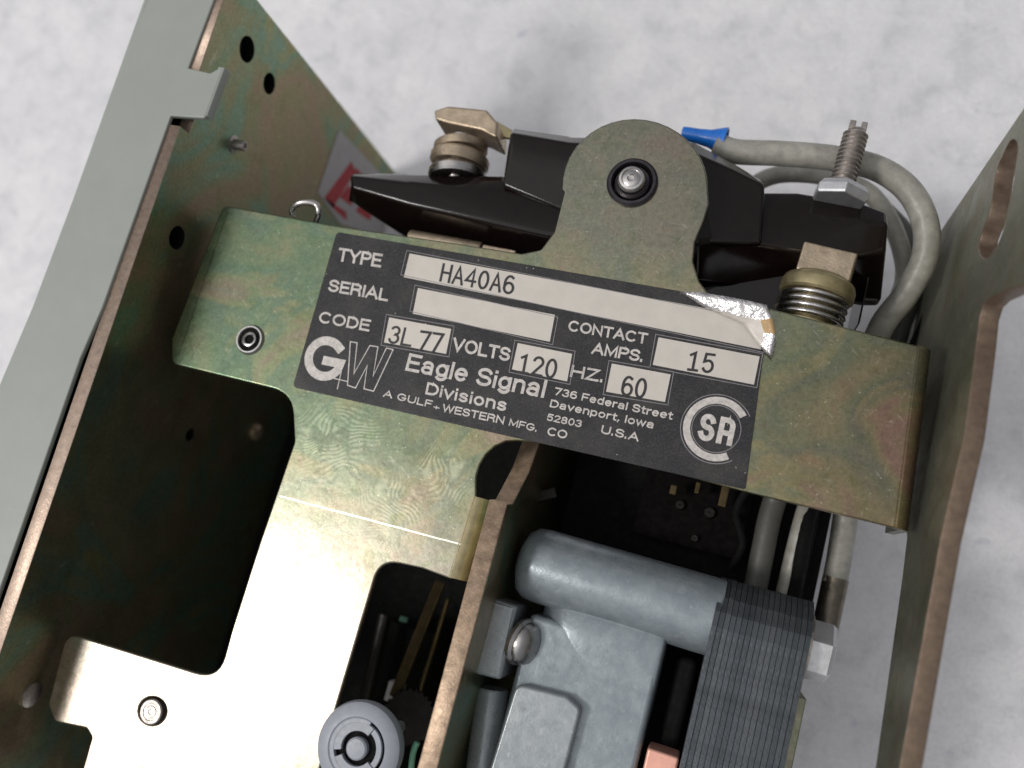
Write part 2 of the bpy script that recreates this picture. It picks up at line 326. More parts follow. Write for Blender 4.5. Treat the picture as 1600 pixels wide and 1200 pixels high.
def xplate(name, yz, X, thick, mats, parent, holes=(), side=1, **k):
    """plate in the plane x = X; yz points; body extends to -X (side=1) or +X (side=-1)"""
    if side == 1:   # ex=Y, ey=Z -> ez=X
        return plate(name, yz, list(holes), thick, Vector((X, 0, 0)), YY, ZZ, mats, parent, **k)
    return plate(name, [(-y, z) for y, z in yz], [[(-y, z) for y, z in h] for h in holes], thick, Vector((X, 0, 0)), -YY, ZZ, mats, parent, **k)
def frame_of(ax):
    ax = ax.normalized(); u = ax.cross(Vector((0.31, 0.2, 0.93))).normalized(); return u, ax.cross(u).normalized(), ax
def lathe(name, o, ax, prof, mats, parent=None, n=40, bev=0, smooth=35, twist=0, label=None):
    u, v, a = frame_of(Vector(ax)); bm = bmesh.new(); rings = []
    for r, t in prof:
        if r < 1e-6: rings.append([bm.verts.new(o + a * t)]); continue
        rings.append([bm.verts.new(o + a * t + (u * math.cos(twist + 2 * math.pi * i / n) + v * math.sin(twist + 2 * math.pi * i / n)) * r) for i in range(n)])
    for A, B in zip(rings, rings[1:]):
        for i in range(n):
            j = (i + 1) % n
            q = [A[i % len(A)], A[j % len(A)], B[j % len(B)], B[i % len(B)]]; q = list(dict.fromkeys(q))
            if len(q) > 2: bm.faces.new(q)
    for R in (rings[0], rings[-1]):
        if len(R) > 2: bm.faces.new(R)
    return link(name, bm_mesh(name, bm), mats, parent, bev, smooth=smooth, label=label)
def tube(name, pts, rad, mats, parent=None, n=18, sub=8, caps=True, label=None):
    P_ = catmull([Vector(p) for p in pts], sub); bm = bmesh.new(); prev = None; rings = []
    t0 = (P_[1] - P_[0]).normalized(); u = t0.cross(Vector((0.1, 0.3, 0.94))).normalized()
    N = len(P_)
    for i, p in enumerate(P_):
        t = (P_[min(N - 1, i + 1)] - P_[max(0, i - 1)]).normalized(); u = (u - t * u.dot(t)).normalized(); v = t.cross(u)
        r = rad if isinstance(rad, (int, float)) else rad[0] + (rad[1] - rad[0]) * i / (N - 1)
        rings.append([bm.verts.new(p + (u * math.cos(2 * math.pi * k / n) + v * math.sin(2 * math.pi * k / n)) * r) for k in range(n)])
    for A, B in zip(rings, rings[1:]):
        for k in range(n): bm.faces.new([A[k], A[(k + 1) % n], B[(k + 1) % n], B[k]])
    if caps: bm.faces.new(rings[0]); bm.faces.new(rings[-1])
    return link(name, bm_mesh(name, bm), mats, parent, smooth=50, label=label)
def box(name, lo, hi, mats, parent=None, bev=0.03, seg=3, rot=None, label=None):
    bm = bmesh.new(); bmesh.ops.create_cube(bm, size=1); lo, hi = Vector(lo), Vector(hi)
    for v in bm.verts: v.co = Vector((v.co.x * (hi - lo).x, v.co.y * (hi - lo).y, v.co.z * (hi - lo).z))
    if rot: bmesh.ops.rotate(bm, verts=bm.verts[:], cent=(0, 0, 0), matrix=Matrix.Rotation(rot[0], 3, rot[1]))
    bmesh.ops.translate(bm, verts=bm.verts[:], vec=(lo + hi) / 2)
    return link(name, bm_mesh(name, bm), mats, parent, bev, seg, label=label)
def loft(name, sections, mats, parent=None, bev=0.03, seg=3, label=None):
    """sections: equal-length closed loops of 3D points"""
    bm = bmesh.new(); R = [[bm.verts.new(p) for p in s] for s in sections]; n = len(R[0])
    for A, B in zip(R, R[1:]):
        for k in range(n): bm.faces.new([A[k], A[(k + 1) % n], B[(k + 1) % n], B[k]])
    bm.faces.new(R[0]); bm.faces.new(R[-1])
    return link(name, bm_mesh(name, bm), mats, parent, bev, seg, label=label)
def bend(name, p0, p1, out, rad, depth, thick, mats, parent):
    """bent-down lip along p0-p1 (on the top face): quarter round then straight flange"""
    out = Vector(out).normalized(); p0, p1 = Vector(p0) - out * 0.07 + ZZ * 0.003, Vector(p1) - out * 0.07 + ZZ * 0.003
    prof = [(0, 0)] + [(rad * math.sin(a), -rad * (1 - math.cos(a))) for a in [math.pi / 2 * k / 6 for k in range(1, 7)]] + [(rad, -depth)]
    r2 = max(0.02, rad - thick)
    inner = [(rad - thick, -depth)] + [(r2 * math.sin(a), -rad + r2 * math.cos(a)) for a in [math.pi / 2 * k / 6 for k in range(6, -1, -1)]]
    prof = prof + inner
    return loft(name, [[e + out * a + ZZ * b for a, b in prof] for e in (p0, p1)], mats, parent, 0)

# ---------------------------------------------------------------- the setting
bm = bmesh.new(); bmesh.ops.create_grid(bm, x_segments=2, y_segments=2, size=160)
tb = link("tabletop", bm_mesh("tabletop", bm), m_table); tb['kind'] = 'structure'

# ---------------------------------------------------------------- the timer
ZF = 10.4; ZB = 9.0; XL = -12.3; XR = 3.2
timer = bpy.data.objects.new("timer", None); C.objects.link(timer); timer.location = (0, 0, 0)
timer['label'] = "opened electromechanical timer with black nameplate, olive plated frame and grey gear motor on white surface"
timer['category'] = "timer"

# left side plate with holes, seen from its inner side
def pz(px, py, X): q = PX(px, py, X); return (q.y, q.z)
def ell(y, z, ry, rz=None, n=26): rz = rz or ry; return [(y + ry * math.cos(2 * math.pi * i / n), z + rz * math.sin(2 * math.pi * i / n)) for i in range(n)]
n1, n2 = pz(299, 106, XL)[0], pz(268, 186, XL)[0]
left_out = [(9.53, 10.42), (9.53, 0.25), (-12, 0.25), (-12, ZF), (n2, ZF), (n2, ZF - 0.33), (n1, ZF - 0.33), (n1, ZF)]
lp = xplate("side_plate", left_out, XL, 0.32, [m_side, m_edge, m_blackm], timer,
            holes=[ell(8.43, 9.19, 0.28), ell(8.25, 8.05, 0.24), ell(3.81, 9.4, 0.25), ell(-0.17, 6.75, 0.15)], bev=0.015, edge_mat=True,  # hole walls are painted black so the openings look shaded
            label="left side plate with punched holes and rainbow yellow plating")
xplate("hole_backing", [(9.4, 10.2), (9.4, 0.3), (-12, 0.3), (-12, 10.2)], XL - 0.75, 0.08, m_blackm, timer, bev=0.01)  # black sheet added behind the plate to keep its holes dark
# small stud in the side plate
q = PX(365, 225, XL); lathe("rivet", q - XX * 0.02, (1, 0, 0), [(0.2, 0), (0.2, 0.04), (0.12, 0.06), (0.12, 0.3), (0.1, 0.33), (0.06, 0.33), (0.05, 0.28), (0, 0.28)], m_dsteel, lp, 24)
q = PX(400, 675, XL); lathe("rivet", q, (1, 0, 0), [(0.22, 0), (0.22, 0.08), (0.15, 0.14), (0, 0.16)], m_tan, lp, 24)
q = PX(48, 1085, XL); lathe("rivet", q, (1, 0, 0), [(0.25, 0), (0.25, 0.05), (0.15, 0.1), (0, 0.1)], m_dsteel, lp, 24)
# warning sticker with red print on the side plate
def xquad(name, pts, X, mat, parent, th=0.01):
    return xplate(name, [pz(a, b, X) for a, b in pts], X, th, [mat], parent, bev=0)
st = xquad("sticker", [(530, 203), (497, 300), (532, 350), (600, 372), (594, 270)], XL + 0.015, m_white, lp)
st['label'] = "white sticker with red printed diamond"
XS = XL + 0.021
for pts in ([(549, 252), (507, 309), (520, 325), (556, 268)], [(507, 309), (541, 331), (542, 345), (520, 325)], [(556, 262), (585, 290), (583, 305), (551, 283)],
            [(545, 290), (531, 308), (549, 322), (556, 300)], [(566, 312), (556, 330), (578, 345), (584, 325)]):
    xquad("red_print", pts, XS, m_red, lp, 0.004)

# painted front rim: cover lip with tab hooked over the plate
rim = [(334, 0), (294, 106), (328, 114), (350, 102, 4), (320, 184, 6), (266, 181), (160, 480), (125, 560), (-2, 925), (-60, 1100), (-190, 1480), (-420, 1480), (-150, 1000), (0, 598), (50, 480), (230, 0), (300, -190), (400, -190)]
zr = ZF + 0.07
fr = zplate("front_rim", rim, zr, 0.12, m_paint, timer, bev=0.03, seg=3, label="grey green painted rim with a hooked tab")
e0, e1 = P(300, -190, zr), P(-150, 1000, zr)
box("rim_wall", (-14.30, -11, 8.4), (-14.20, 9.4, zr - 0.12), m_paint, fr, 0.02)
# tab's turned-down end
ta, tb_ = P(350, 102, zr), P(320, 184, zr)
loft("rim_tab", [[p + Vector((-0.12, 0, 0.0)), p + Vector((0.02, 0, -0.01)), p + Vector((0.06, 0, -0.10)), p + Vector((0.06, 0, -0.2)), p + Vector((-0.05, 0, -0.2)), p + Vector((-0.12, 0, -0.13))] for p in (ta - YY * 0.04, tb_ + YY * 0.05)], m_paint, fr, 0.02)

# right side plate
slot = [(1586, 219), (1577, 222), (1566, 245), (1555, 273), (1547, 329), (1531, 372), (1530, 392), (1537, 404), (1547, 399), (1557, 384), (1566, 362), (1577, 315), (1587, 255), (1590, 232)]
slot = [pz(a, b, XR) for a, b in slot]; slot = [tuple(v[:2]) for v in catmull([Vector((a, b, 0)) for a, b in slot], 3, True)]
ro = [(8.55, 14.0), (8.55, 0.25), (5.2, 0.25), (4.9, 1.0), (3.4, 5.5)] + [pz(1417, 840, XR), pz(1410, 900, XR), pz(1396, 1000, XR), pz(1382, 1100, XR), pz(1368, 1200, XR), (-6, 9.0), (-6, 10.5), pz(1410, 1174, XR), pz(1469, 842, XR), pz(1506, 680, XR), pz(1523, 556, XR), pz(1530, 495, XR), pz(1536, 476, XR), pz(1547, 465, XR), pz(1570, 454, XR), pz(1600, 444, XR), (4.6, 14.0)]
rp = xplate("side_plate", ro, XR, 0.3, [m_sider, m_edge2], timer, holes=[slot], side=-1, bev=0.02, edge_mat=True,
            label="right side plate with a long slot and a stepped brown front edge")

# bracket
slot_top = [(735, 912), (720, 903), (660, 888, 10), (594, 874, 34), (527, 1100), (440, 1420)]
BR = [(348, 320, 14), (520, 352), (700, 378), (815, 396), (845, 390, 10), (866, 362, 12), (882, 300)]
arc = []
cx, cy, rx, ry = 991, 292, 113, 107
for k in range(0, 21):
    a = math.radians(178 + 9.2 * k); arc.append((cx + rx * math.cos(a) * (1.02 if k > 10 else 1), cy + ry * math.sin(a)))
BR += arc + [(1108, 318), (1100, 345, 14), (1086, 378, 14), (1083, 408, 14), (1093, 440, 10), (1112, 464, 8), (1205, 482), (1440, 541), (1403, 826), (1175, 771), (990, 722), (835, 690), (808, 688), (790, 689), (773, 697), (759, 710), (749, 727), (744, 745), (744, 760), (744, 775), (705, 905)]
BR += slot_top[2:] + [(-200, 1420), (70, 1300), (125, 1215, 8), (143, 1152, 8), (135, 1138, 6), (85, 1128, 12), (75, 1100, 12), (104, 988, 22), (341, 1062, 46), (362, 985), (405, 850), (460, 690, 24), (456, 614, 44), (268, 568, 12), (268, 530)]
bk = zplate("bracket", BR, ZB, 0.15, [m_brk, m_grey], timer, holes=[circ(988, 286, 30), circ(391, 531, 17), circ(238, 1111, 22)], bev=0.035, seg=3,
            label="T-shaped olive bracket with fingerprints and scratches carrying the nameplate")
bend("flange", P(1440, 541, ZB), P(1403, 826, ZB), (1, 0.02, 0), 0.28, 1.5, 0.15, m_brk, bk)
bend("flange", P(744, 776, ZB), P(706, 903, ZB), (1, 0.0, 0), 0.4, 1.4, 0.15, m_gold, bk)
bend("flange", P(352, 330, ZB), P(275, 555, ZB), (-1, 0.0, 0), 0.14, 1.3, 0.1, m_brk, bk)
# pivot pin in the tab
o = P(988, 286, ZB)
lathe("pin_collar", o - ZZ * 0.25, (0, 0, 1), [(0.50, 0), (0.50, 0.30), (0.46, 0.34), (0.41, 0.34), (0.385, 0.30), (0.37, 0.10), (0, 0.10)], m_darkring, bk, 48)
lathe("pin_collar", o - ZZ * 0.10, (0, 0, 1), [(0.30, 0), (0.355, 0.0), (0.355, 0.10), (0.335, 0.13), (0.30, 0.12)], m_darkring, bk, 48)
lathe("pivot_pin", o - ZZ * 0.2, (0, 0, 1), [(0.285, 0), (0.285, 0.34), (0.27, 0.40), (0.235, 0.44), (0.19, 0.45), (0.175, 0.43), (0.16, 0.44), (0.08, 0.45), (0.06, 0.42), (0, 0.41)], m_steel, bk, 48)
# eyelet and rivets
o = P(391, 531, ZB)
lathe("eyelet", o, (0, 0, 1), [(0.235, -0.1), (0.235, 0.02), (0.26, 0.06), (0.29, 0.06), (0.33, 0.0), (0.34, -0.05)], m_steel, bk, 36)
lathe("eyelet_shade", o, (0, 0, 1), [(0.237, 0.004), (0.13, 0.006), (0, 0.006)], m_blackm, bk, 36)  # black disc put in for the shade of groove and hole
lathe("eyelet_core", o, (0, 0.06, 1), [(0.10, -0.05), (0.10, 0.05), (0.125, 0.07), (0.155, 0.06), (0.17, -0.02)], m_steel, bk, 30)
o = P(237, 1112, ZB)
lathe("rivet", o - ZZ * 0.15, (0, 0, 1), [(0.245, 0), (0.245, 0.17), (0.22, 0.19), (0.17, 0.19), (0.16, 0.175), (0.12, 0.175), (0.11, 0.19), (0.05, 0.19), (0.04, 0.18), (0, 0.18)], m_dsteel, bk, 36)

# ---- name plate
ZL = ZB + 0.03
npl = zplate("name_plate", [(526, 362, 8), (1203, 479, 4), (1165, 765, 5), (457, 605, 8)], ZL, 0.03, m_name, timer, bev=0.008,
             label="black stamped nameplate with silver writing and typed values")
def quad(name, pts, z, mat, parent, th=0.006, **k): return zplate(name, pts, z, th, mat, parent, bev=0, **k)
def outline(name, pts, z, w, mat, parent):
    V = [P(a, b, z) for a, b in pts]; c = sum(V, Vector()) / len(V); bm = bmesh.new(); n = len(V)
    rings = []
    for s in (0, w):
        r = []
        for i in range(n):
            a, b, d = V[i - 1], V[i], V[(i + 1) % n]; e1 = (b - a).normalized(); e2 = (d - b).normalized()
            n1_ = Vector((e1.y, -e1.x, 0)); n2_ = Vector((e2.y, -e2.x, 0))
            if n1_.dot(b - c) < 0 : n1_ = -n1_
            if n2_.dot(b - c) < 0 : n2_ = -n2_
            off = (n1_ + n2_); off = off / max(0.2, (1 + n1_.dot(n2_))); r.append(bm.verts.new(b + off * s))
        rings.append(r)
    for i in range(n): bm.faces.new([rings[0][i], rings[0][(i + 1) % n], rings[1][(i + 1) % n], rings[1][i]])
    return link(name, bm_mesh(name, bm), mat, parent, smooth=0)
FIELDS = [[(640, 396), (1196, 499), (1189, 546), (631, 433)], [(653, 450), (867, 492), (859, 534), (645, 490)], [(608, 496), (705, 514), (697, 553), (600, 535)],
          [(809, 536), (894, 553), (886, 596), (800, 577)], [(956, 568), (1048, 585), (1039, 628), (947, 612)], [(1029, 527), (1187, 557), (1178, 601), (1020, 570)]]
ZT = ZL + 0.006
for fpts in FIELDS:
    quad("data_field", fpts, ZT, m_field, npl)
    c = (sum(p[0] for p in fpts) / 4, sum(p[1] for p in fpts) / 4)
    big = []
    for (x, y) in fpts: big.append((x + (4 if x > c[0] else -4), y + (4 if y > c[1] else -4)))
    outline("field_border", big, ZT + 0.001, 0.014, m_line, npl)

def _e(cx, cy, rx, ry, a0, a1, n=14):
    return [(cx + rx * math.cos(math.radians(a0 + (a1 - a0) * k / n)), cy + ry * math.sin(math.radians(a0 + (a1 - a0) * k / n))) for k in range(n + 1)]
GLYPH = {
 'A': (.70, [[(0, 0), (.35, 1), (.70, 0)], [(.13, .34), (.57, .34)]]),
 'C': (.72, [_e(.37, .5, .35, .5, 48, 312, 24)]),
 'D': (.66, [[(.03, 0), (.03, 1), (.28, 1)] + _e(.28, .5, .36, .5, 90, -90, 18) + [(.03, 0)]]),
 'E': (.56, [[(.56, 1), (.03, 1), (.03, 0), (.57, 0)], [(.03, .52), (.50, .52)]]),
 'F': (.54, [[(.54, 1), (.03, 1), (.03, 0)], [(.03, .50), (.46, .50)]]),
 'G': (.74, [_e(.37, .5, .35, .5, 45, 330, 26) + [(.70, .44), (.40, .44)]]),
 'H': (.66, [[(.03, 0), (.03, 1)], [(.63, 0), (.63, 1)], [(.03, .52), (.63, .52)]]),
 'I': (.06, [[(.03, 0), (.03, 1)]]),
 'L': (.52, [[(.03, 1), (.03, 0), (.52, 0)]]),
 'M': (.78, [[(.03, 0), (.03, 1), (.39, .12), (.75, 1), (.75, 0)]]),
 'N': (.66, [[(.03, 0), (.03, 1), (.63, 0), (.63, 1)]]),
 'O': (.76, [_e(.38, .5, .36, .5, 90, 450, 30)]),
 'P': (.60, [[(.03, 0), (.03, 1), (.34, 1)] + _e(.34, .74, .25, .26, 90, -90, 14) + [(.03, .48)]]),
 'R': (.64, [[(.03, 0), (.03, 1), (.34, 1)] + _e(.34, .75, .25, .25, 90, -90, 14) + [(.03, .50)], [(.34, .50), (.54, .40), (.60, 0)]]),
 'S': (.60, [_e(.30, .755, .26, .245, 15, 255, 16)[:-1] + [(.30, .50)] + _e(.30, .26, .28, .26, 75, -165, 16)]),
 'T': (.60, [[(0, 1), (.60, 1)], [(.30, 1), (.30, 0)]]),
 'U': (.66, [[(.03, 1), (.03, .32)] + _e(.33, .30, .30, .30, 180, 360, 16) + [(.63, 1)]]),
 'V': (.68, [[(0, 1), (.34, 0), (.68, 1)]]),
 'W': (.96, [[(0, 1), (.24, 0), (.48, 1), (.72, 0), (.96, 1)]]),
 'Y': (.66, [[(0, 1), (.33, .42), (.66, 1)], [(.33, .42), (.33, 0)]]),
 'Z': (.60, [[(.02, 1), (.58, 1), (0, 0), (.60, 0)]]),
 'a': (.52, [_e(.25, .50, .20, .22, 160, 0, 10) + [(.45, 0)], _e(.24, .20, .21, .20, 60, 330, 16)]),
 'd': (.50, [[(.47, 1), (.47, 0)], _e(.25, .36, .22, .36, 0, 360, 22)]),
 'e': (.52, [[(.04, .38), (.48, .38)] + _e(.26, .36, .23, .36, 10, 315, 22)]),
 'g': (.50, [_e(.25, .38, .22, .34, 0, 360, 22), [(.47, .72), (.47, -.02)] + _e(.26, -.02, .21, .22, 0, -150, 12)]),
 'i': (.06, [[(.03, 0), (.03, .66)], [(.03, .97), (.03, .99)]]),
 'l': (.06, [[(.03, 0), (.03, 1)]]),
 'n': (.46, [[(.03, 0), (.03, .72)], [(.03, .42)] + _e(.24, .50, .20, .22, 170, 0, 12) + [(.44, 0)]]),
 'o': (.52, [_e(.26, .36, .23, .36, 0, 360, 24)]),
 'p': (.50, [[(.03, .72), (.03, -.24)], _e(.26, .36, .22, .36, 0, 360, 22)]),
 'r': (.30, [[(.03, 0), (.03, .72)], [(.03, .45), (.10, .64), (.30, .71)]]),
 's': (.46, [_e(.23, .54, .18, .17, 20, 250, 12)[:-1] + [(.23, .37)] + _e(.23, .185, .19, .185, 70, -160, 12)]),
 't': (.30, [[(.13, .94), (.13, .10), (.20, 0), (.30, .02)], [(0, .70), (.30, .70)]]),
 'v': (.46, [[(0, .72), (.23, 0), (.46, .72)]]),
 'w': (.70, [[(0, .72), (.17, 0), (.35, .70), (.53, 0), (.70, .72)]]),
 '.': (.10, [[(.02, 0), (.02, .11)]]), ',': (.10, [[(.06, .10), (.0, -.14)]]),
 '+': (.40, [[(.2, .2), (.2, .75)], [(0, .47), (.4, .47)]]),
 '0': (.54, [_e(.27, .5, .24, .5, 90, 450, 26)]),
 '1': (.44, [[(.06, .84), (.26, .98), (.26, 0)], [(.06, 0), (.46, 0)]]),
 '2': (.54, [_e(.27, .74, .24, .26, 165, -30, 14) + [(.03, .02), (.54, 0)]]),
 '3': (.54, [_e(.26, .76, .22, .24, 150, -80, 12) + _e(.26, .27, .25, .27, 80, -160, 14)]),
 '4': (.54, [[(.40, 0), (.40, 1), (0, .30), (.54, .30)]]),
 '5': (.54, [[(.50, 1), (.10, 1), (.06, .56)] + _e(.27, .32, .24, .32, 120, -150, 16)]),
 '6': (.54, [[(.44, .92)] + _e(.28, .56, .26, .44, 75, 180, 10) + _e(.27, .30, .25, .30, 180, 540, 22)]),
 '7': (.54, [[(0, 1), (.54, 1), (.18, 0)]]),
 '8': (.54, [_e(.27, .76, .21, .24, -90, 270, 20), _e(.27, .26, .25, .26, 90, 450, 20)]),
}
def text(s, BL, BRt, TL, z, mat, parent, bold=0.13, name="lettering", gap=0.17):
    x = 0; S = []; W_ = 0
    for ch in s:
        if ch == ' ': x += 0.34; W_ += 1; continue
        w, st_ = GLYPH[ch]
        if name == "typed_value": st_ = [[(a * (0.56 / max(w, .5)), b) for a, b in q] for q in st_]; w = 0.56
        for q in st_: S.append((W_, [(x + a, b) for a, b in q]))
        x += w + gap
    x -= gap; bl, br, tl = P(*BL, z), P(*BRt, z), P(*TL, z); H = (tl - bl).length; kx = (br - bl).length / x
    eu, ev = (br - bl).normalized(), (tl - bl).normalized(); hw = bold * H / 2
    for wd in range(W_ + 1): word(name, [q for w_, q in S if w_ == wd], bl, eu, ev, kx, hw, H, mat, parent)
def word(name, S, bl, eu, ev, kx, hw, H, mat, parent):
    bm = bmesh.new(); k = 0
    for q in S:
        V = [bl + eu * (a * kx) + ev * (hw + b * (H - 2 * hw)) for a, b in q]; k += 1
        closed = (V[0] - V[-1]).length < 1e-4
        if closed: V = V[:-1]
        n = len(V); Ls, Rs = [], []; dz = ZZ * (0.0006 * (k % 3)); e_ = ZZ * 0.00006
        if not closed:
            V[0] = V[0] - (V[1] - V[0]).normalized() * hw * 0.9; V[-1] = V[-1] + (V[-1] - V[-2]).normalized() * hw * 0.9
        for i, p in enumerate(V):
            a = V[i - 1] if (i or closed) else None; b = V[(i + 1) % n] if (i < n - 1 or closed) else None
            t1 = (p - a).normalized() if a is not None else (b - p).normalized(); t2 = (b - p).normalized() if b is not None else t1
            m_ = t1 + t2; m_ = m_.normalized() if m_.length > 0.05 else t1
            nn = Vector((-m_.y, m_.x, 0)); sc_ = hw / max(0.45, abs(m_.dot(t1)))
            Ls.append(bm.verts.new(p + nn * sc_ + dz + e_ * i)); Rs.append(bm.verts.new(p - nn * sc_ + dz + e_ * i))
        for i in range(n if closed else n - 1): j = (i + 1) % n; bm.faces.new([Ls[i], Ls[j], Rs[j], Rs[i]])
    for f in bm.faces:
        f.normal_update()
        if f.normal.z < 0: f.normal_flip()
    me = bpy.data.meshes.new(name); bm.to_mesh(me); bm.free()
    return link(name, me, mat, parent, smooth=0)
ZI = ZT + 0.006
T = [("TYPE", (528, 408), (593, 418), (532, 387), .012), ("SERIAL", (513, 455), (604, 471), (517, 436), .012), ("CODE", (498, 504), (575, 518), (502, 486), .012),
     ("VOLTS", (707, 548), (794, 565), (711, 527), .012), ("HZ.", (891, 589), (941, 598), (895, 570), .012), ("CONTACT", (888, 517), (1009, 538), (891, 500), .012),
     ("AMPS.", (925, 553), (1003, 566), (929, 535), .012), ("Eagle Signal", (634, 579), (848, 622), (641, 552), .02), ("Divisions", (665, 616), (789, 643), (669, 597), .012),
     ("A GULF", (599, 620), (673, 637), (602, 609), .0), ("+", (677, 640), (685, 642), (679, 631), .0), ("WESTERN", (691, 643), (786, 663), (694, 631), .0), ("MFG.", (795, 665), (838, 675), (798, 654), .0),
     ("CO", (855, 680), (884, 686), (858, 667), .0), ("736 Federal Street", (866, 617), (1049, 656), (869, 605), .008), ("Davenport, Iowa", (859, 636), (1020, 670), (862, 624), .008),
     ("52803", (854, 657), (907, 668), (857, 646), .0), ("U.S.A", (939, 677), (996, 690), (942, 664), .0)]
for s, a, b, c, w in T: text(s, a, b, c, ZT, m_cream, npl, 0.17 if w > .015 else 0.185)
for s, a, b, c in [("HA40A6", (687, 440), (800, 461), (693, 411)), ("3L", (606, 536), (640, 542), (613, 508)), ("77", (652, 548), (686, 553), (659, 516)),
                   ("120", (809, 583), (866, 593), (815, 552)), ("60", (970, 618), (1006, 624), (976, 586)), ("15", (1073, 579), (1112, 584), (1079, 548))]:
    text(s, a, b, c, ZI, m_ink, npl, 0.125, "typed_value", 0.2)
# G + W logo
text("G", (474, 589), (528, 600), (489, 521), ZT, m_cream, npl, 0.2, "logo_letter")
def stroke(name, pxs, z, w, mat, parent, closed=False):
    V = [P(a, b, z) for a, b in pxs]; n = len(V); bm = bmesh.new(); L = []; R = []
    for i, p in enumerate(V):
        a = V[i - 1] if (i or closed) else V[i]; b = V[(i + 1) % n] if (i < n - 1 or closed) else V[i]
        t1 = (p - a).normalized() if (p - a).length else (b - p).normalized(); t2 = (b - p).normalized() if (b - p).length else t1
        m_ = (t1 + t2); m_ = m_.normalized() if m_.length > 0.05 else t1; nn = Vector((-m_.y, m_.x, 0)); k = w / 2 / max(0.35, abs(m_.dot(t1)))
        L.append(bm.verts.new(p + nn * k)); R.append(bm.verts.new(p - nn * k))
    for i in range(n if closed else n - 1): j = (i + 1) % n; bm.faces.new([L[i], L[j], R[j], R[i]])
    me = bm_mesh(name, bm); o = link(name, me, mat, parent, smooth=0); return o
Z7 = lambda L: [(440 + a / 4, 350 + b / 4) for a, b in L]
Z8 = lambda L: [(820 + a / 3.75, 400 + b / 3.75) for a, b in L]
stroke("logo_letter", Z7([(430, 735), (472, 743), (452, 935), (552, 760), (602, 768), (572, 950), (655, 775), (697, 785), (575, 1045), (515, 1030), (535, 885), (462, 1025), (412, 1008)]), ZT, 0.022, m_cream, npl, True)
stroke("logo_plus", Z7([(378, 900), (348, 1032)]), ZT, 0.02, m_cream, npl)
stroke("logo_plus", Z7([(305, 960), (415, 985)]), ZT + 0.001, 0.02, m_cream, npl)
# certification emblem: big C round a disc with two letters
ec = P(1119, 670, ZT); sx, sy = 0.585, 0.585
def ringseg(r0, r1, a0, a1, z, mat, name):
    bm = bmesh.new(); A = []; N = 40
    for k in range(N + 1):
        a = math.radians(a0 + (a1 - a0) * k / N); A.append((bm.verts.new(Vector((ec.x + r0 * math.cos(a), ec.y + r0 * math.sin(a), z))), bm.verts.new(Vector((ec.x + r1 * math.cos(a), ec.y + r1 * math.sin(a), z)))))
    for p, q_ in zip(A, A[1:]): bm.faces.new([p[0], q_[0], q_[1], p[1]])
    link(name, bm_mesh(name, bm), mat, npl, smooth=0)
ringseg(0.46, 0.59, 38, 305, ZT, m_cream, "emblem")
ringseg(0.625, 0.64, 34, 309, ZT, m_line, "emblem")
ringseg(0.425, 0.44, 0, 360, ZT, m_line, "emblem")
# disc halves with dark letters' gaps: S and A drawn thick in cream on charcoal
GLYPH['@'] = (.56, [[(.03, 0), (.03, 1), (.30, 1)] + _e(.30, .74, .25, .26, 90, 0, 8) + [(.55, 0)], [(.03, .42), (.55, .42)]])
text("S", (1092, 687), (1110, 691), (1100, 645), ZT, m_cream, npl, 0.19, "emblem")
text("@", (1121, 693), (1139, 697), (1130, 651), ZT, m_cream, npl, 0.19, "emblem")
# peeled crumpled corner
def foil():
    pts = {'a': (1060, 455, .01), 'b': (1100, 457, .12), 'c': (1150, 466, .20), 'd': (1198, 476, .26), 'e': (1100, 480, .05), 'f': (1150, 492, .12), 'g': (1188, 500, .16),
           'h': (1206, 497, .22), 'i': (1212, 522, .18), 'j': (1194, 520, .10), 'k': (1210, 545, .12), 'l': (1205, 560, .05), 'm': (1188, 543, .06), 'n': (1160, 505, .05), 'o': (1120, 488, .03)}
    bm = bmesh.new(); V = {k: bm.verts.new(P(x, y, ZL + .012 + dz)) for k, (x, y, dz) in pts.items()}
    fs = [('a', 'b', 'e'), ('b', 'c', 'f', 'e'), ('c', 'd', 'g', 'f'), ('d', 'h', 'g'), ('h', 'i', 'j', 'g'), ('j', 'i', 'k', 'm'), ('m', 'k', 'l'), ('e', 'f', 'o'), ('f', 'g', 'n', 'o'), ('g', 'j', 'n'), ('n', 'j', 'm')]
    for i, f in enumerate(fs):
        fc = bm.faces.new([V[k] for k in f]); fc.material_index = 1 if i == 4 else (2 if i in (7, 8, 9, 10) else 0)
    bmesh.ops.subdivide_edges(bm, edges=bm.edges[:], cuts=2, use_grid_fill=True)
    for v in bm.verts: v.co.z += random.uniform(-.012, .012)
    o = link("peeled_corner", bm_mesh("peeled_corner", bm), [m_foil, m_foilt, m_field], npl, smooth=25)
    s = o.modifiers.new("s", 'SOLIDIFY'); s.thickness = 0.012
    o['label'] = "crumpled silvery corner peeling up"
foil()

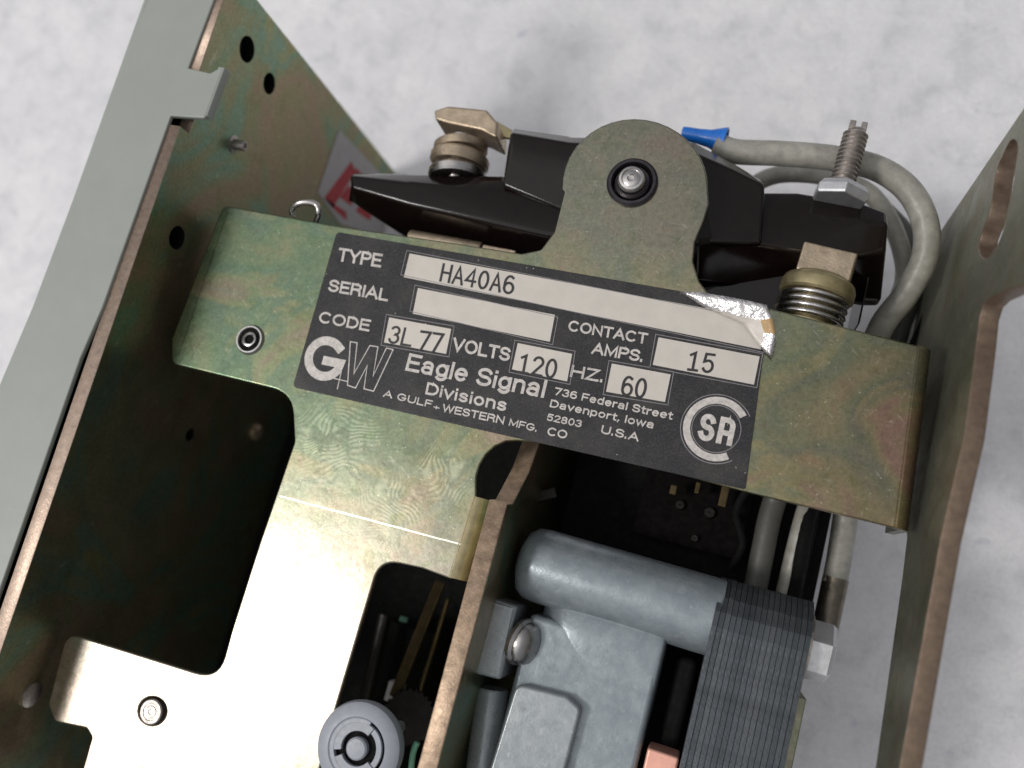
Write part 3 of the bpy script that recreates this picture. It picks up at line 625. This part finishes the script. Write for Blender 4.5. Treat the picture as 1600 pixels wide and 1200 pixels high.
# ---- black contact lever on the pivot (behind the bracket tab)
def st5(top, line, bot, z1=8.15, z2=8.62, zb=7.9, zd=6.6):
    a, l, b = P(*top, z1), P(*line, z2), P(*bot, zb)
    return [Vector((a.x, a.y, zd)), a, Vector((a.x * 0.5 + l.x * 0.5, a.y * .6 + l.y * .4, (z1 + z2) / 2 + 0.16)), l, b, Vector((b.x, b.y, zd))]
lev = loft("contact_lever", [st5((550, 271), (549, 293), (551, 314), zd=7.5), st5((640, 272), (640, 319), (634, 358)), st5((783, 274), (783, 351), (778, 394)), st5((860, 290), (855, 368), (855, 400)),
                             st5((1090, 300), (1090, 378), (1085, 440)), st5((1127, 300), (1127, 373), (1120, 445), 7.95, 8.35, 7.5), st5((1246, 300), (1246, 394), (1240, 450), 7.75, 8.0, 7.0), st5((1350, 318), (1345, 400), (1350, 470), 7.75, 7.95, 7.0), st5((1386, 332), (1384, 390), (1378, 470), 7.7, 7.85, 7.0)],
           m_black, timer, 0.085, 4, label="glossy black moulded contact lever behind the bracket tab")
loft("lever_block", [st5((800, 201), (796, 234), (784, 290), 8.2, 8.7, 8.6, 6.8), st5((893, 214), (886, 256), (880, 330), 8.2, 8.7, 8.6, 6.8), st5((1010, 215), (1010, 270), (1000, 360), 8.2, 8.7, 8.6, 6.8),
                     st5((1085, 222), (1085, 285), (1085, 380), 8.1, 8.5, 8.5, 6.8), st5((1140, 252), (1145, 300), (1140, 380), 8.0, 8.4, 8.4, 6.8), st5((1192, 284), (1195, 310), (1190, 380), 8.0, 8.3, 8.3, 6.8)],
     m_black, lev, 0.08, 4)
box("lever_foot", P(1345, 520, 0).xy.to_3d() * 0 + Vector((P(1350, 520, 7.6).x - 0.1, P(1350, 505, 7.6).y, 5.5)), Vector((P(1372, 340, 7.6).x + 0.05, P(1375, 345, 7.6).y, 7.5)), m_black, lev, 0.06)
a = P(1040, 480, 7.0); b = P(1330, 330, 7.0); box("lever_body", (a.x, 4.0, 5.2), (b.x - 0.2, b.y - 0.6, 7.4), m_black, lev, 0.15)
lathe("lever_hub", P(975, 310, 6.9), (0, 0, 1), [(1.0, 0), (1.0, 1.2), (0.95, 1.3), (0.6, 1.35)], m_black, lev, 48)
# lower round moulding with the soft highlight
tube("lever_rib", [P(640, 345, 7.6), P(720, 356, 7.7), P(800, 375, 7.6), P(880, 400, 7.5)], 0.22, m_black, lev)
# tan roller behind the bracket edge and small clip
a, b = P(640, 371, 8.15), P(752, 391, 8.15); lathe("roller", a, b - a, [(0.0, 0), (0.15, 0), (0.17, 0.03), (0.17, (b - a).length - 0.03), (0.15, (b - a).length), (0, (b - a).length)], m_tan, timer, 28)
a = P(765, 395, 8.2); box("contact_lug", a - Vector((.15, .1, .3)), a + Vector((.6, .12, .15)), m_tan, timer, 0.04)
tube("spring_clip", [P(458, 338, 8.7), P(457, 326, 8.8), P(466, 318, 8.9), P(480, 316, 8.9), P(494, 320, 8.85), P(498, 332, 8.8), P(494, 345, 8.6)], 0.065, m_steel, timer, 12)

# ---- left terminal screw: head, washers, clamp plate
ts0, ts1 = P(713, 288, 7.9), P(729, 165, 7.9); ax = (ts1 - ts0).normalized(); L = (ts1 - ts0).length
tsc = lathe("terminal_screw", ts0 - ax * 0.1, ax, [(0.26, 0), (0.26, 0.2), (0.60, 0.2), (0.64, 0.25), (0.64, 0.36), (0.58, 0.44), (0.3, 0.46), (0.28, 1.2)], m_steel, timer, 44, label="steel terminal screw with washers under a tan clamp")
lathe("washer", ts0 + ax * 0.42, (ax + XX * 0.08), [(0.3, 0), (0.60, -0.01), (0.66, 0.06), (0.66, 0.19), (0.60, 0.26), (0.3, 0.26)], m_tan, tsc, 44)
lathe("washer", ts0 + ax * 0.74, (ax - XX * 0.06), [(0.3, 0), (0.57, 0), (0.60, 0.04), (0.60, 0.15), (0.56, 0.19), (0.3, 0.19)], m_tan, tsc, 44)
zc = 8.25
cl = [(678, 172, 4), (700, 165, 3), (760, 171, 4), (778, 192, 3), (776, 215, 3), (752, 203, 6), (700, 192, 5), (680, 186, 4)]
zplate("clamp_plate", cl, zc, 0.9, m_tan, tsc, bev=0.05, seg=3)
zplate("strap", [(774, 188), (800, 203), (800, 216), (775, 212)], 7.7, 0.12, m_gold, tsc, bev=0.02)

# ---- right threaded stud with nut
s0, s1 = P(1311, 305, 8.0), P(1339, 204, 8.0); ax = (s1 - s0).normalized(); L = (s1 - s0).length
prof = [(0.0, 0), (0.2, 0)]; t = 0.05
while t < L - 0.12: prof += [(0.205, t), (0.245, t + 0.035), (0.245, t + 0.05), (0.205, t + 0.085)]; t += 0.092
prof += [(0.2, L - 0.08), (0.17, L - 0.02), (0.17, L)]
bs = lathe("threaded_stud", s0, ax, prof + [(0, L)], m_dsteel, timer, 28, smooth=25, label="threaded steel stud with broken slotted end and hex nut")
box("stud_slot_lip", s1 + Vector((-0.17, -0.05, -0.05)), s1 + Vector((-0.05, 0.14, 0.15)), m_dsteel, bs, 0.02)
box("stud_slot_lip", s1 + Vector((0.06, -0.05, -0.12)), s1 + Vector((0.17, 0.17, 0.08)), m_dsteel, bs, 0.02)
n0 = P(1310, 316, 7.95)
lathe("hex_nut", n0, ax, [(0.0, 0), (0.52, 0), (0.55, 0.05), (0.55, 0.2), (0.46, 0.33), (0.24, 0.33)], m_zinc, bs, 6, bev=0.02, smooth=20, twist=0.3)

# ---- spring post
p0, p1 = P(1261, 508, 8.05), P(1297, 388, 8.05); ax = (p1 - p0).normalized(); L = (p1 - p0).length
sp = lathe("spring_post", p0 - ax * 0.35, ax, [(0.62, 0), (0.66, 0.05), (0.66, 0.12), (0.6, 0.16), (0.63, 0.2), (0.63, 0.32), (0.45, 0.33), (0.45, 1.0)], m_gold, timer, 44, label="plated post with coil spring, cup washer and square head")
lathe("cup_washer", p0 + ax * 0.62, ax, [(0.5, -0.06), (0.66, -0.06), (0.70, -0.02), (0.70, 0.16), (0.66, 0.26), (0.56, 0.33), (0.3, 0.35)], m_gold, sp, 44)
u = (ax.cross(ZZ)).normalized(); w = ax.cross(u)
def tup(c, a, b): return c + u * a + w * b
c0 = p0 + ax * 0.9; c1 = p0 + ax * 1.48
zz = 1 if w.z > 0 else -1
prf = [(-0.5, -0.4), (0.5, -0.4), (0.54, 0.0), (0.5, 0.42 * zz * zz), (-0.5, 0.42)]
loft("square_head", [[tup(c, a * s, b * s) for a, b in prf] for c, s in ((c0, 1), (c1, 1))], m_tan, sp, 0.04)
hel = []
turns = 4.3
for k in range(int(turns * 20) + 1):
    a = 2 * math.pi * k / 20; hel.append(p0 + ax * (0.0 + 0.135 * k / 20) + (u * math.cos(a) + w * math.sin(a)) * 0.60)
tube("coil_spring", hel, 0.05, m_steel, sp, 10, 1)

# ---- cables (they can be moved by themselves)
def cable(pts, r, mat, label):
    o = tube("cable", pts, r, mat, None, 22, 8); o['label'] = label; o['category'] = "cable"; o['group'] = "vinyl cables at the terminals"; return o
ca = cable([P(1120, 226, 7.4), P(1150, 237, 7.4), P(1220, 240, 7.4), P(1300, 247, 7.3), P(1370, 263, 7.2), P(1420, 298, 7.1), P(1446, 350, 7.0), P(1444, 405, 6.8), P(1415, 460, 6.5), P(1375, 515, 6.1), P(1350, 600, 5.6), P(1335, 700, 5.2), P(1322, 800, 5.0), P(1310, 880, 5.0), P(1303, 912, 5.0)], 0.26, m_cable,
           "thick grey vinyl cable looping from the blue terminal round the upper right corner")
tube("dark_boot", [P(1306, 903, 5.0), P(1296, 950, 5.0), P(1285, 1000, 5.0)], 0.27, m_ring, ca)
bl = lathe("terminal_sleeve", P(1066, 208, 7.4), P(1142, 223, 7.4) - P(1066, 208, 7.4), [(0.14, 0), (0.15, 0.1), (0.16, 0.35), (0.19, 0.6), (0.28, 0.86), (0.30, 0.93), (0.27, 0.95), (0.2, 0.88)], m_blue, ca, 32, label="flared blue plastic sleeve on the cable end")
cable([P(1165, 312, 5.6), P(1185, 285, 5.6), P(1225, 272, 5.6), P(1290, 276, 5.5), P(1350, 296, 5.4), P(1385, 335, 5.2), P(1408, 390, 5.0), P(1412, 440, 4.8), P(1388, 500, 4.6), P(1360, 560, 4.4), P(1300, 680, 4.3), P(1262, 790, 5.8), P(1236, 890, 5.8), P(1220, 960, 5.8)], 0.2, m_cable,
      "thinner grey vinyl cable looping inside the thick one behind the threaded stud")
m_cable_dim = simple("shaded_grey_vinyl", (0.09, 0.09, 0.08), 0.0, 0.5, 0.14, 2.5, 0.15, 8, 0.02)  # grey vinyl with the bracket's shadow put into its colour
cable([P(1380, 330, 4.4), P(1415, 370, 4.4), P(1428, 430, 4.2), P(1410, 500, 4.0), P(1370, 600, 3.8), P(1240, 720, 5.9), P(1208, 790, 6.0), P(1190, 870, 6.0), P(1175, 950, 6.0)], 0.24, m_cable_dim,
      "grey vinyl cable half hidden behind the cable loops, lowest of the bunch")
cable([P(1466, 395, 5.0), P(1472, 440, 5.0), P(1450, 500, 4.8), P(1420, 560, 4.6), P(1360, 650, 4.5), P(1290, 740, 4.5), P(1265, 800, 5.9), P(1245, 900, 5.9), P(1230, 970, 5.9)], 0.16, m_blackm,
      "thin black cable running behind the grey cable loop beside the right plate")

# ---- divider plate with rusty sheared edge
XD = -3.8
ZD = 9.25
dv = xplate("divider_plate", [(0.16, ZD), (0.2, ZD - 0.45), (0.9, ZD - 1.1), (2.2, ZD - 1.6), (2.2, 3), (-8, 3), (-8, ZD)], XD, 0.36, [m_side, m_copedge], timer, bev=0.03, edge_mat=True,
            label="upright divider plate with rusty brown sheared edge")
# ---- gear box
gb = box("gear_box", (-3.15, -7, 5.5), (P(1018, 1100, 7.8).x, -1.75, 7.78), m_cast, timer, 0.12, 4, label="blue grey cast gear box with cylindrical boss")
o = Vector((-3.55, -0.82, 7.55))
lathe("boss", o, (1, -0.012, 0), [(0, -0.12), (0.35, -0.10), (0.60, 0.0), (0.70, 0.14), (0.73, 0.35), (0.73, 3.85), (0.70, 3.88), (0, 3.88)], m_cast, gb, 56)
# fillet web under the boss
xr_ = P(1018, 1100, 7.8).x
sh_prof = ((-0.9, 6.5), (-0.95, 7.95), (-1.25, 8.0), (-1.42, 7.985), (-1.52, 7.93), (-1.66, 7.87), (-1.85, 7.825), (-2.1, 7.80), (-2.4, 7.785), (-2.7, 7.75), (-3.3, 7.6), (-3.3, 6.5))
cs_ = loft("casting_shoulder", [[Vector((x, y, z - dz if z > 7 else z)) for y, z in sh_prof] for x, dz in ((-3.0, 0.55), (-2.8, 0.30), (-2.6, 0.10), (-2.35, 0.0), (xr_ - 0.12, 0.0), (xr_ - 0.02, 0.03), (xr_ + 0.015, 0.12))], m_cast, gb, 0.0)
for p_ in cs_.data.polygons: p_.use_smooth = True
for e__ in cs_.data.edges: e__.use_edge_sharp = False
ms_ = cs_.modifiers.new("subdivision", "SUBSURF"); ms_.levels = 3; ms_.render_levels = 3
zplate("raised_pad", [(806, 1068, 16), (885, 1088, 14), (908, 1108, 14), (880, 1215), (815, 1500), (700, 1500), (765, 1200)], 8.05, 0.5, m_castL, gb, bev=0.06, seg=3)
a, b = P(770, 1075, 7.3), P(742, 1300, 7.3); lathe("gear_shaft", a, b - a, [(0, 0), (0.30, 0), (0.33, 0.05), (0.33, 4), (0, 4)], m_castL, gb, 36)
zplate("mounting_lug", [(760, 932, 5), (808, 947, 5), (782, 1063, 6), (733, 1051, 8), (738, 1010)], 8.12, 1.1, m_castL, gb, bev=0.07, seg=3)
sc = P(812, 1003, 8.0); sa = Vector((0.93, -0.1, 0.36)).normalized()
scr = lathe("screw", Vector((sc.x - 0.05, sc.y, 7.8)), sa, [(0.25, -0.3), (0.25, 0), (0.44, 0), (0.47, 0.03), (0.47, 0.09), (0.44, 0.12), (0.42, 0.14), (0.42, 0.2), (0.36, 0.30), (0.2, 0.38), (0, 0.40)], m_steel, gb, 40)
# ---- motor core: stack of laminations
core = bpy.data.objects.new("motor_core", None); C.objects.link(core); core.parent = timer
core['label'] = "stack of dark blued steel laminations"
NL = 17; x0, x1 = 0.22, 1.93; pit = (x1 - x0) / NL
def lam_mesh(j):
    yz = [(-0.12, 7.55), (-0.25, 7.85), (-0.45, 8.1), (-0.72, 8.27), (-1.0, 8.33), (-8, 8.33), (-8, 4.5), (-0.12, 4.5)]
    bm = bmesh.new(); A = [bm.verts.new((0, y, z)) for y, z in yz]; B = [bm.verts.new((pit - 0.010, y, z)) for y, z in yz]; n = len(yz)
    for k in range(n): bm.faces.new([A[k], A[(k + 1) % n], B[(k + 1) % n], B[k]])
    bm.faces.new(A); bm.faces.new(B); me = bm_mesh("lamination", bm)
    return me
lms = []
for col_ in ((0.075, 0.083, 0.092), (0.062, 0.070, 0.078), (0.088, 0.096, 0.104)):
    lm = lam_mesh(0); lm.materials.append(simple("blued_lamination", col_, 0.55, 0.42, 0.3, 3, 0.5, 16, 0.02)); lms.append(lm)
for i in range(NL):
    o = bpy.data.objects.new("lamination", lms[random.choice((0, 0, 1, 2))]); C.objects.link(o); o.parent = core
    o.location = (x0 + i * pit, random.uniform(-0.012, 0.012), random.uniform(-0.012, 0.012) + (0.03 if i == 0 else 0))
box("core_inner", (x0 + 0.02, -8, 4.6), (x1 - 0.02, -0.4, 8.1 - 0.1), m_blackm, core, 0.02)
bo = P(1290, 1022, 7.6)
lathe("washer", Vector((x1, bo.y, 7.45)), (1, 0, 0), [(0.25, 0), (0.62, 0), (0.62, 0.06), (0.25, 0.06)], m_dsteel, core, 36)
lathe("hex_bolt", Vector((x1 + 0.05, bo.y, 7.45)), (1, 0, 0), [(0, 0), (0.56, 0), (0.56, 0.36), (0.50, 0.44), (0, 0.44)], m_zinc, core, 6, bev=0.02, smooth=20, twist=math.radians(22))
box("motor_coil", (P(1050, 1100, 7.2).x - 0.1, -8, 4.5), (x0 - 0.08, -1.75, 7.2), m_blackm, timer, 0.15, label="black taped motor coil")
a = P(1012, 1168, 7.9); box("copper_shading_ring", (a.x, -7, 7.2), (x0 - 0.03, a.y, 7.9), m_copper, timer, 0.05)
# olive strip right of the core
box("motor_support", (x1 + 0.02, -8, 5.2), (x1 + 0.30, -1.9, 6.8), m_sider, timer, 0.03)
box("gap_backing", (1.62, -8, 2.6), (2.15, 2.2, 5.3), m_blackm, timer, 0.03)  # black block added to darken the gap beside the core

# ---- knob
kc = P(557, 1170, 9.3)
kn = lathe("adjusting_knob", Vector((kc.x, kc.y, 6.8)), (0, 0, 1), [(0.12, 0.2), (0.12, 2.15), (0.80, 2.18), (0.82, 2.30), (0.79, 2.42), (0.72, 2.48), (0.56, 2.5), (0.53, 2.48), (0.52, 2.38), (0, 2.38)], m_knob, timer, 56, label="lavender grey plastic knob with split centre")
def ring3(r0, r1, a0, a1, z0, z1, mat, name):
    secs = []; N = max(6, int(abs(a1 - a0) / 7))
    for k in range(N + 1):
        a = math.radians(a0 + (a1 - a0) * k / N); d = Vector((math.cos(a), math.sin(a), 0)); c = Vector((kc.x, kc.y, 0))
        secs.append([c + d * r0 + ZZ * z0, c + d * r1 + ZZ * z0, c + d * r1 + ZZ * z1, c + d * r0 + ZZ * z1])
    loft(name, secs, mat, kn, 0.015)
lathe("knob_shade", Vector((kc.x, kc.y, 9.185)), (0, 0, 1), [(0.51, 0), (0.51, 0.004), (0, 0.004)], m_blackm, kn, 40)  # black disc put in for the shade inside the recess
ring3(0.30, 0.47, 62, 200, 9.19, 9.29, m_knob, "knob_sector"); ring3(0.30, 0.47, 215, 330, 9.19, 9.29, m_knob, "knob_sector"); ring3(0.36, 0.47, -30, 62, 9.19, 9.27, m_knob, "knob_sector")
ring3(0.44, 0.53, 75, 330, 9.19, 9.295, m_knob, "knob_sector")
lathe("knob_pin", Vector((kc.x, kc.y, 9.1)), (0, 0, 1), [(0.2, 0), (0.2, 0.2), (0.17, 0.23), (0, 0.24)], m_knob, kn, 32)
# ---- inner works seen in the dark
iw = box("dark_backing", (XL + 0.02, -12, 2.0), (1.6, 4.4, 2.25), m_blackm, timer, 0.02, label="black backing added deep inside the housing to keep it dark")  # added backing: hides the table and stops its bounce light
box("dark_block", (-3.4, -0.6, 2.6), (1.9, 3.4, 5.6), m_blackm, timer, 0.1)  # black block added to keep the space under the bracket dark
for px, py, w_, h_ in ((1131, 775, 0.08, 0.22), (1052, 765, 0.07, 0.1), (1090, 762, 0.05, 0.12)):
    a = P(px, py, 6.7); box("contact_leaf", a - Vector((w_, h_, 0.25)), a + Vector((w_, h_, 0)), m_brass_dim, timer, 0.02)
a = P(614, 1082, 5.0); box("white_block", a - Vector((0.17, 0.22, 0.3)), a + Vector((0.17, 0.22, 0)), m_white, timer, 0.02)
a = P(630, 968, 4.0); box("green_tag", a - Vector((0.1, 0.06, 0.1)), a + Vector((0.1, 0.06, 0)), m_green, timer, 0.02)
tube("green_wire", [P(652, 1160, 8.5), P(645, 1180, 8.5), P(640, 1230, 8.4)], 0.06, m_green, timer)
tube("curved_leaf", [P(700, 935, 5.5), P(678, 1010, 5.5), P(655, 1090, 5.3), P(645, 1180, 5.2)], 0.06, m_brass_dim, timer)
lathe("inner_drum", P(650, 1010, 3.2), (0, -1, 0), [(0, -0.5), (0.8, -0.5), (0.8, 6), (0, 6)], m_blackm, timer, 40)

# clutter of the switch works in the gap under the bracket
def gear(name, o, ax, r, th, nt_, mat, parent):
    u, v, a = frame_of(Vector(ax)); loop = []
    for k in range(nt_):
        for f, rr in ((0, r), (0.28, r * 1.1), (0.5, r * 1.1), (0.78, r)):
            t = 2 * math.pi * (k + f) / nt_; loop.append((u * math.cos(t) + v * math.sin(t)) * rr)
    loft(name, [[o + p for p in loop], [o + a * th + p for p in loop]], mat, parent, 0.0)
m_dim = simple("shaded_steel", (0.022, 0.020, 0.018), 0.6, 0.45, 0.4, 4, 0.4, 14, 0.02)  # steel colour darkened to stand in for shade on the inner works
m_phen = simple("shaded_brown_phenolic", (0.004, 0.003, 0.003), 0.0, 0.85, 0.4, 4, 0.3, 14, 0.02, 0.12)  # near-black because the shade under the bracket is put into the colour
a = P(1010, 800, 6.0); box("terminal_board", a - Vector((0.2, 0.5, 0.2)), P(1185, 745, 6.0) + Vector((0, 0.3, 0)), m_phen, timer, 0.04)
for px, py, r in ((1062, 790, 0.11), (1108, 802, 0.13), (1150, 812, 0.11), (1085, 842, 0.08)):
    lathe("small_screw", P(px, py, 6.0), (0.05, 0.1, 1), [(r, 0), (r, 0.06), (r * 0.8, 0.12), (r * 0.2, 0.12), (r * 0.15, 0.08), (0, 0.08)], m_dim, timer, 20)
tube("inner_wire", [P(1170, 760, 6.5), P(1150, 800, 6.4), P(1160, 850, 6.2), P(1140, 890, 6.0)], 0.08, m_blackm, timer)
a = P(845, 775, 6.6); box("ratchet_arm", a - Vector((0.35, 0.12, 0.1)), a + Vector((0.35, 0.12, 0.05)), m_dim, timer, 0.03, rot=(0.5, 'Z'))
# works seen through the slot beside the knob
a = P(655, 985, 5.2); box("inner_strip", a - Vector((0.13, 1.6, 0.1)), a + Vector((0.13, 1.2, 0.0)), m_brass_dim, timer, 0.03, rot=(-0.12, 'Z'))
lathe("inner_shaft", P(602, 960, 4.6), (0.05, -1, 0), [(0.16, 0), (0.16, 2.5), (0.26, 2.5), (0.26, 2.8), (0.16, 2.8), (0.16, 5)], m_dim, timer, 28)
gear("gear_wheel", P(640, 1120, 5.4), (0.05, 0.1, 1), 0.55, 0.1, 26, m_dim, timer)
